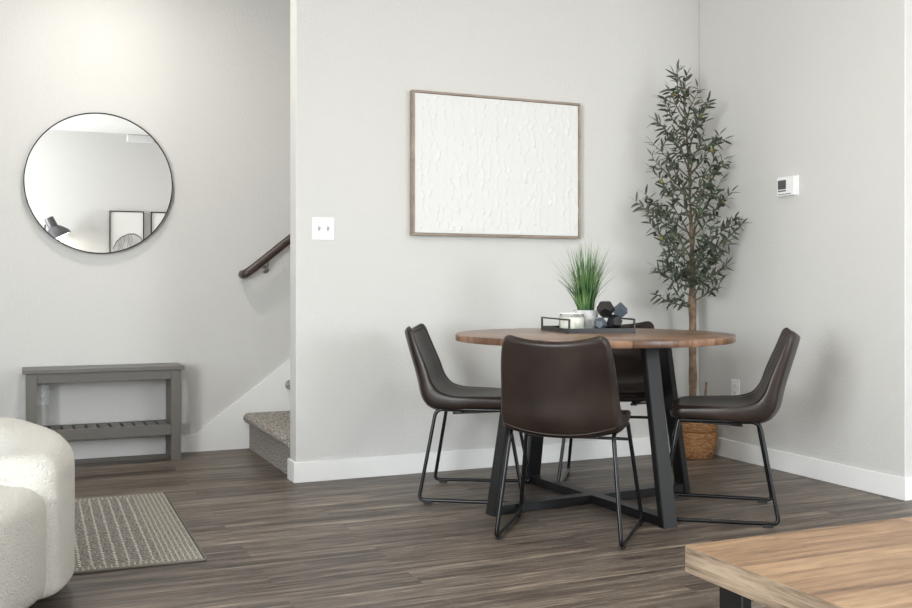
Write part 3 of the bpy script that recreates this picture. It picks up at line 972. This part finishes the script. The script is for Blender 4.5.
random.seed(7)
TR = [(-.012, 0, .20), (-.012, -.005, .45), (-.018, -.02, .70), (-.022, -.04, .95), (-.028, -.06, 1.2), (-.045, -.07, 1.5), (-.060, -.08, 1.8), (-.085, -.09, 2.05), (-.11, -.10, 2.15)]
tp = []
for i in range(len(TR) - 1):
    for q in range(6):
        u = q / 6; a, b = Vector(TR[i]), Vector(TR[i + 1]); c = a.lerp(b, u)
        w_ = noise.noise(Vector((0, 0, c.z * 6))) * .006
        tp.append(loc_(c.x + w_, c.y, c.z))
tp.append(loc_(*TR[-1]))
obj('trunk', tube(new(), tp, lambda t: (.022 if t < .34 else max(.0035, .022 - .016 * min(1, (t - .34) / .28) - .006 * max(0, t - .62))) * (1 + .08 * math.sin(t * 60)), 14), 'bark', ot, smooth=60)
obj('branch_stub', tube(new(), [loc_(.03, .0, .205), loc_(.058, .0, .30), loc_(.066, .0, .43)], lambda t: .009 - .003 * t, 10), 'bark', ot, smooth=60)


def trunk_at(z):
    for i in range(len(TR) - 1):
        if z <= TR[i + 1][2]:
            u = (z - TR[i][2]) / (TR[i + 1][2] - TR[i][2]); return Vector(TR[i]).lerp(Vector(TR[i + 1]), max(0, u))
    return Vector(TR[-1])


# branches: start height, tip (lateral, depth, z)
BR = [(1.82, (-0.23, -0.126, 2.038)),
      (1.9, (-0.169, -0.076, 2.121)),
      (2.0, (-0.142, -0.106, 2.216)),
      (1.96, (-0.073, -0.126, 2.184)),
      (1.89, (-0.017, -0.126, 2.111)),
      (1.81, (0.043, -0.176, 2.029)),
      (1.69, (-0.253, -0.126, 1.91)),
      (1.59, (-0.288, -0.106, 1.806)),
      (1.72, (-0.025, -0.226, 1.937)),
      (1.6, (0.088, -0.276, 1.825)),
      (1.48, (-0.26, -0.076, 1.737)),
      (1.39, (-0.29, -0.176, 1.646)),
      (1.43, (0.151, -0.226, 1.69)),
      (1.47, (0.05, -0.276, 1.732)),
      (1.47, (-0.218, -0.226, 1.728)),
      (1.22, (-0.376, -0.126, 1.478)),
      (1.27, (-0.318, -0.026, 1.527)),
      (1.09, (-0.322, -0.226, 1.36)),
      (1.24, (-0.212, -0.276, 1.503)),
      (1.25, (0.143, -0.276, 1.514)),
      (1.32, (0.107, -0.226, 1.585)),
      (1.35, (0.015, -0.326, 1.606)),
      (1.06, (0.208, -0.276, 1.334)),
      (1.11, (0.184, -0.226, 1.376)),
      (1.02, (-0.253, -0.126, 1.294)),
      (1.11, (-0.255, -0.326, 1.38)),
      (0.99, (0.113, -0.326, 1.255)),
      (1.09, (0.019, -0.376, 1.36)),
      (0.97, (-0.264, -0.126, 1.098)),
      (1.0, (-0.255, -0.276, 1.133)),
      (0.86, (-0.285, -0.176, 0.947)),
      (0.86, (-0.201, -0.226, 0.985)),
      (0.98, (0.151, -0.226, 1.112)),
      (0.89, (0.094, -0.276, 1.024)),
      (0.9, (0.032, -0.326, 1.174)),
      (0.96, (-0.169, -0.376, 1.226)),
      (1.18, (-0.049, -0.326, 1.444)),
      (1.47, (-0.08, -0.226, 1.728)),
      (0.99, (-0.022, -0.326, 1.255)),
      (0.98, (-0.211, -0.376, 1.108)),
      (1.32, (-0.147, -0.326, 1.579)),
      (0.96, (-0.083, -0.376, 1.092)),
      (1.73, (-0.113, -0.226, 1.948)),
      (1.63, (-0.157, -0.226, 1.849)),
      (1.62, (0.008, -0.226, 1.838))]
leaf = new(); olive_spots = []


def add_leaf(p, d, ln, wd, roll):
    d = d.normalized(); s_ = d.cross(Vector((0, 0, 1)))
    if s_.length < .05: s_ = Vector((1, 0, 0))
    s_.normalize(); n_ = s_.cross(d); s_ = (s_ * math.cos(roll) + n_ * math.sin(roll)); n_ = s_.cross(d)
    us = (0, .12, .35, .65, .88, 1); ws = (.08, .6, 1, .85, .4, .02)
    prev = None
    for u, w in zip(us, ws):
        c = p + d * ln * u - n_ * (ln * .13 * u * u)
        ww = wd * w / 2
        cur = (leaf.verts.new(c - s_ * ww + n_ * ww * .25), leaf.verts.new(c), leaf.verts.new(c + s_ * ww + n_ * ww * .25))
        if prev:
            leaf.faces.new((prev[0], prev[1], cur[1], cur[0])); leaf.faces.new((prev[1], prev[2], cur[2], cur[1]))
        prev = cur


def clampv(v):
    v = v.copy(); v.x = min(v.x, XRW - OX - .012); v.y = min(v.y, YM - OY - .012); return v




def twig(path, r0, skip, step):
    obj('branch', tube(new(), path, lambda t: r0 * (1 - t) + .0012, 6), 'twig', ot, smooth=180)
    n_ = len(path) - 1; length = sum((path[i + 1] - path[i]).length for i in range(n_)); nl = max(3, int(length / step))
    for k in range(nl):
        u = skip + (1 - skip) * k / nl; f_ = u * n_; i = min(int(f_), n_ - 1)
        p = path[i].lerp(path[i + 1], f_ - i); t_ = (path[i + 1] - path[i]).normalized()
        ph = k * 2.4 + random.uniform(-.8, .8)
        e1 = t_.cross(Vector((.3, .8, .2))).normalized(); e2 = t_.cross(e1)
        rad = e1 * math.cos(ph) + e2 * math.sin(ph)
        d = (t_ * random.uniform(.1, .9) + rad * random.uniform(.5, 1.1) + Vector((0, 0, random.uniform(-.4, .35))))
        ln = random.uniform(.040, .072)
        q = clampv(p + d.normalized() * ln)
        add_leaf(p, q - p, ln, random.uniform(.011, .018), random.uniform(-1.2, 1.2))
        if random.random() < .055: olive_spots.append(p + Vector((rad.x * .014, rad.y * .014, -.016)))
    add_leaf(path[-1], path[-1] - path[-2], .055, .012, 0.2)


for (z0, tip) in BR:
    a = trunk_at(z0); b = Vector(tip); b = a.lerp(b, .93)
    mid = a.lerp(b, .55) + Vector((random.uniform(-.02, .02), random.uniform(-.03, .03), random.uniform(-.055, .005)))
    n_ = 12; path = []; w1, w2 = random.uniform(0, 9), random.uniform(0, 9)
    for i in range(n_ + 1):
        u = i / n_; c = a * (1 - u) ** 2 + mid * 2 * u * (1 - u) + b * u * u
        c = c + Vector((noise.noise(Vector((u * 3, w1, 0))), noise.noise(Vector((u * 3, w2, 4))), 0)) * .03 * u
        path.append(clampv(loc_(*c)))
    twig(path, .0042, .25, .0155)
    L_ = (path[-1] - path[0]).length
    for q in range(2 if L_ > .16 else 1):
        i = random.randint(5, 9); t_ = (path[i + 1] - path[i]).normalized()
        sd = Vector((random.uniform(-1, 1), random.uniform(-1, .4), random.uniform(-.2, .7))).normalized()
        d = (t_ * .8 + sd * .8).normalized(); ln = random.uniform(.06, .11)
        sub = [clampv(path[i] + d * ln * k / 5 + Vector((0, 0, -.012)) * (k / 5) ** 2) for k in range(6)]
        twig(sub, .0022, .2, .016)
obj('foliage', leaf, 'leaf', ot, smooth=180)
for k, p in enumerate(olive_spots[:34]):
    bm = new(); bmesh.ops.create_uvsphere(bm, u_segments=14, v_segments=10, radius=.0095)
    for v in bm.verts: v.co.z *= 1.3; v.co += clampv(p)
    o = obj('olive', bm, 'olivegreen' if k % 4 == 0 else 'oliveblack', ot, smooth=180)
    if k % 4 == 0: o['label'] = 'yellow green olive'

# ------------------------------------------------------------------ coffee table (corner in view)
ct = thing('coffee_table', 'low light brown wooden coffee table with a thick edge in the lower right corner', 'table', (1.905, 1.36, 0))
CZ = .43; cxl, cyl = 1.295 - 1.905, 1.751 - 1.36
bm = new(); box(bm, cxl + .0008, -cxl - .0008, -cyl + .0008, cyl - .0008, CZ - .0012, CZ)
obj('tabletop', bm, 'coffeetop', ct)
bm = new(); box(bm, cxl, -cxl, -cyl, cyl, CZ - .056, CZ - .0014, .0008, 1)
obj('table_edge', bm, 'coffeeedge', ct)
for sx in (-1, 1):
    x = sx * (-cxl - .027)
    for sy in (-1, 1):
        y = sy * (cyl - .13)
        obj('leg', box(new(), x - .012, x + .012, y - .036, y + .036, .0122, CZ - .0565, .002, 1), 'tablemetal', ct)
    obj('floor_bar', box(new(), x - .012, x + .012, -(cyl - .094), cyl - .094, 0, .012, .001, 1), 'tablemetal', ct)

# ------------------------------------------------------------------ seen only in the mirror: back wall
def framed_print(cx_, cz_, w, h, label, seed):
    t = thing('framed_print', label, 'picture', (cx_, YB, cz_), PI)
    bm = new(); f_ = .012
    for (a, b, c_, d_) in ((-w, w, h - f_, h), (-w, w, -h, -h + f_), (-w, -w + f_, -h + f_, h - f_), (w - f_, w, -h + f_, h - f_)):
        box(bm, a, b, -.03, -.002, c_, d_)
    obj('frame', bm, 'blackframe', t)
    obj('paper', box(new(), -w + f_, w - f_, -.018, -.003, -h + f_, h - f_), 'paper', t)
    random.seed(seed)
    n = 40; top = []
    for k in range(n + 1):
        u = k / n; x = (-w + .025) + u * (2 * w - .07)
        z = -h * .15 + h * .42 * math.sin(PI * u) ** .5 + random.uniform(-.008, .008) - .10 * u
        top.append((x, z))
    poly = top + [(top[-1][0] + .01, -h + .09), (-w + .025, -h + .09)]
    bm = new(); vs = [bm.verts.new((x, -.0192, z)) for x, z in poly]; vb = [bm.verts.new((x, -.0182, z)) for x, z in poly]
    bm.faces.new(vs); bm.faces.new(vb)
    for k in range(len(vs)): bm.faces.new((vs[k], vs[(k + 1) % len(vs)], vb[(k + 1) % len(vs)], vb[k]))
    obj('ink_wash', bm, 'wash', t)
    bm = tube(new(), [(x, -.0205, z) for x, z in top], .0045, 5)
    for q in range(5):
        k = random.randint(6, n - 6); x, z = top[k]
        tube(bm, [(x, -.0205, z), (x - .015, -.0205, z - .07), (x + .012, -.0205, z - .15), (x - .01, -.0205, z - .22)], .0016, 5)
    obj('ink_outline', bm, 'ink', t)
    return t


framed_print(1.245, 1.59, .208, .335, 'framed ink drawing on the back wall, wholly seen in the mirror', 3)
framed_print(1.745, 1.59, .208, .335, 'framed ink drawing on the back wall, cut by the mirror edge', 9)

fl_ = thing('floor_lamp', 'floor lamp with a grey tilted bell shade reflected in the mirror', 'lamp', (.27, -1.0, 0))
obj('base', lathe(new(), [(.14, 0), (.14, .015), (.02, .025), (.001, .025)], 48), 'lampgrey', fl_, smooth=40)
obj('pole', tube(new(), fillet([(0, 0, .02), (0, 0, 1.58), (.02, 0, 1.72)], .1, 8), .011, 12), 'lampgrey', fl_, smooth=60)
bm = new()
lathe(bm, [(.001, .10), (.050, .10), (.056, .085), (.056, -.02), (.095, -.055), (.145, -.12), (.155, -.16), (.150, -.16), (.138, -.118), (.088, -.06), (.001, -.03)], 48)
ROT = Matrix.Rotation(math.radians(-27), 3, 'Y')
bmesh.ops.rotate(bm, verts=bm.verts, cent=(0, 0, 0), matrix=ROT)
bmesh.ops.translate(bm, verts=bm.verts, vec=(.10, 0, 1.715))
ls = obj('lamp_shade', bm, 'lampgrey', fl_, smooth=40)
bm = new(); lathe(bm, [(.001, -.172), (.09, -.168), (.140, -.157), (.140, -.150), (.001, -.145)], 40)
bmesh.ops.rotate(bm, verts=bm.verts, cent=(0, 0, 0), matrix=ROT); bmesh.ops.translate(bm, verts=bm.verts, vec=(.10, 0, 1.715))
obj('diffuser', bm, 'bulb', ls, smooth=60)

vt = thing('air_vent', 'white rectangular air vent high on the back wall seen in the mirror', 'vent', (1.41, YB, 2.845), PI)
obj('grille_frame', box(new(), -.16, .16, -.012, 0, -.045, .045, .003, 1), 'plastic', vt)
for k in range(6):
    z = -.0325 + k * .013
    obj('louver', box(new(), -.145, .145, -.018, -.0125, z - .004, z + .004), 'plastic', vt)

# ceiling downlights (above the frame; three over the open room are added fill)
DL = [(.42, 5.15), (2.3, 2.6), (-1.6, 1.8), (3.2, .6), (2.9, 5.52)]
names = ['round ceiling downlight above the bench end of the room', 'round ceiling downlight between table and coffee table',
         'round ceiling downlight near the left windows', 'round ceiling downlight near the back window', 'round ceiling downlight above the stairs']
for (x, y), lb in zip(DL, names):
    t = thing('ceiling_downlight', lb, 'ceiling light', (x, y, H), 0, 'recessed ceiling downlights')
    obj('trim_ring', lathe(new(), [(.075, -.001), (.095, -.001), (.095, -.008), (.075, -.010)] , 40), 'plastic', t, smooth=40)
    obj('diffuser', lathe(new(), [(.001, -.0105), (.074, -.0105), (.074, -.004), (.001, -.004)], 40), 'downlight', t, smooth=40)

# ------------------------------------------------------------------ light
def area(name, loc, rot, sx, sy, power, col=(1, 1, 1), shape='RECTANGLE', spread=PI):
    l = D.lights.new(name, 'AREA'); l.shape = shape; l.size = sx; l.size_y = sy; l.energy = power; l.color = col; l.spread = spread
    o = D.objects.new(name, l); C.objects.link(o); o.location = loc; o.rotation_euler = rot
    return o


DAY = (0.95, 0.98, 1.0)
LG = dict(backwin=12, backwin2=88, leftwin=275, leftwin2=4, down=12, stair=4, wash=15)
# area lamps inside the four unseen windows, standing in for daylight
area('daylight_window', (-1.4, YB + .02, 1.55), (PI / 2, 0, 0), 1.7, 1.6, LG['backwin'], DAY)
area('daylight_window', (4.3, YB + .02, 1.45), (PI / 2, 0, 0), 2.1, 1.8, LG['backwin2'], DAY)  # added fill from behind the camera, brightens the dining wall
area('daylight_window', (XL + .02, -.2, 1.45), (PI / 2, 0, -PI / 2), 1.5, 1.8, LG['leftwin'], DAY)
area('daylight_window', (XL + .02, 3.4, 1.55), (PI / 2, 0, -PI / 2), 1.5, 1.6, LG['leftwin2'], DAY)
for i, (x, y) in enumerate(DL):
    area('downlight_lamp', (x, y, H - .02), (0, 0, 0), .14, .14, (LG['wash'], LG['down'], LG['down'], LG['down'], LG['stair'])[i], (1, .95, .88), 'DISK')
area('floor_lamp_bulb', (.46, -1.0, 1.51), (0, math.radians(-30), 0), .2, .2, .8, (1, .93, .82), 'DISK')

w = D.worlds.new('daylight'); bpy.context.scene.world = w; w.use_nodes = True
bg = w.node_tree.nodes['Background']; sky = w.node_tree.nodes.new('ShaderNodeTexSky')
sky.sky_type = 'NISHITA'; sky.sun_disc = False; sky.sun_elevation = math.radians(40)
w.node_tree.links.new(sky.outputs[0], bg.inputs[0]); bg.inputs[1].default_value = 0.25

# ------------------------------------------------------------------ camera
cd = D.cameras.new('camera'); cam = D.objects.new('camera', cd); C.objects.link(cam)
cam.location = (0, 0, .98); cam.rotation_euler = (PI / 2, 0, -PSI)
cd.sensor_width = 36; cd.lens = 36 * 1000 / 912; cd.shift_y = -(304 - 286) / 912
cd.clip_start = .02
sc_ = bpy.context.scene; sc_.camera = cam
vs_ = sc_.view_settings
vs_.view_transform = 'Standard'; vs_.look = 'None'; vs_.gamma = 1; vs_.use_curve_mapping = False
vs_.exposure = 0.2
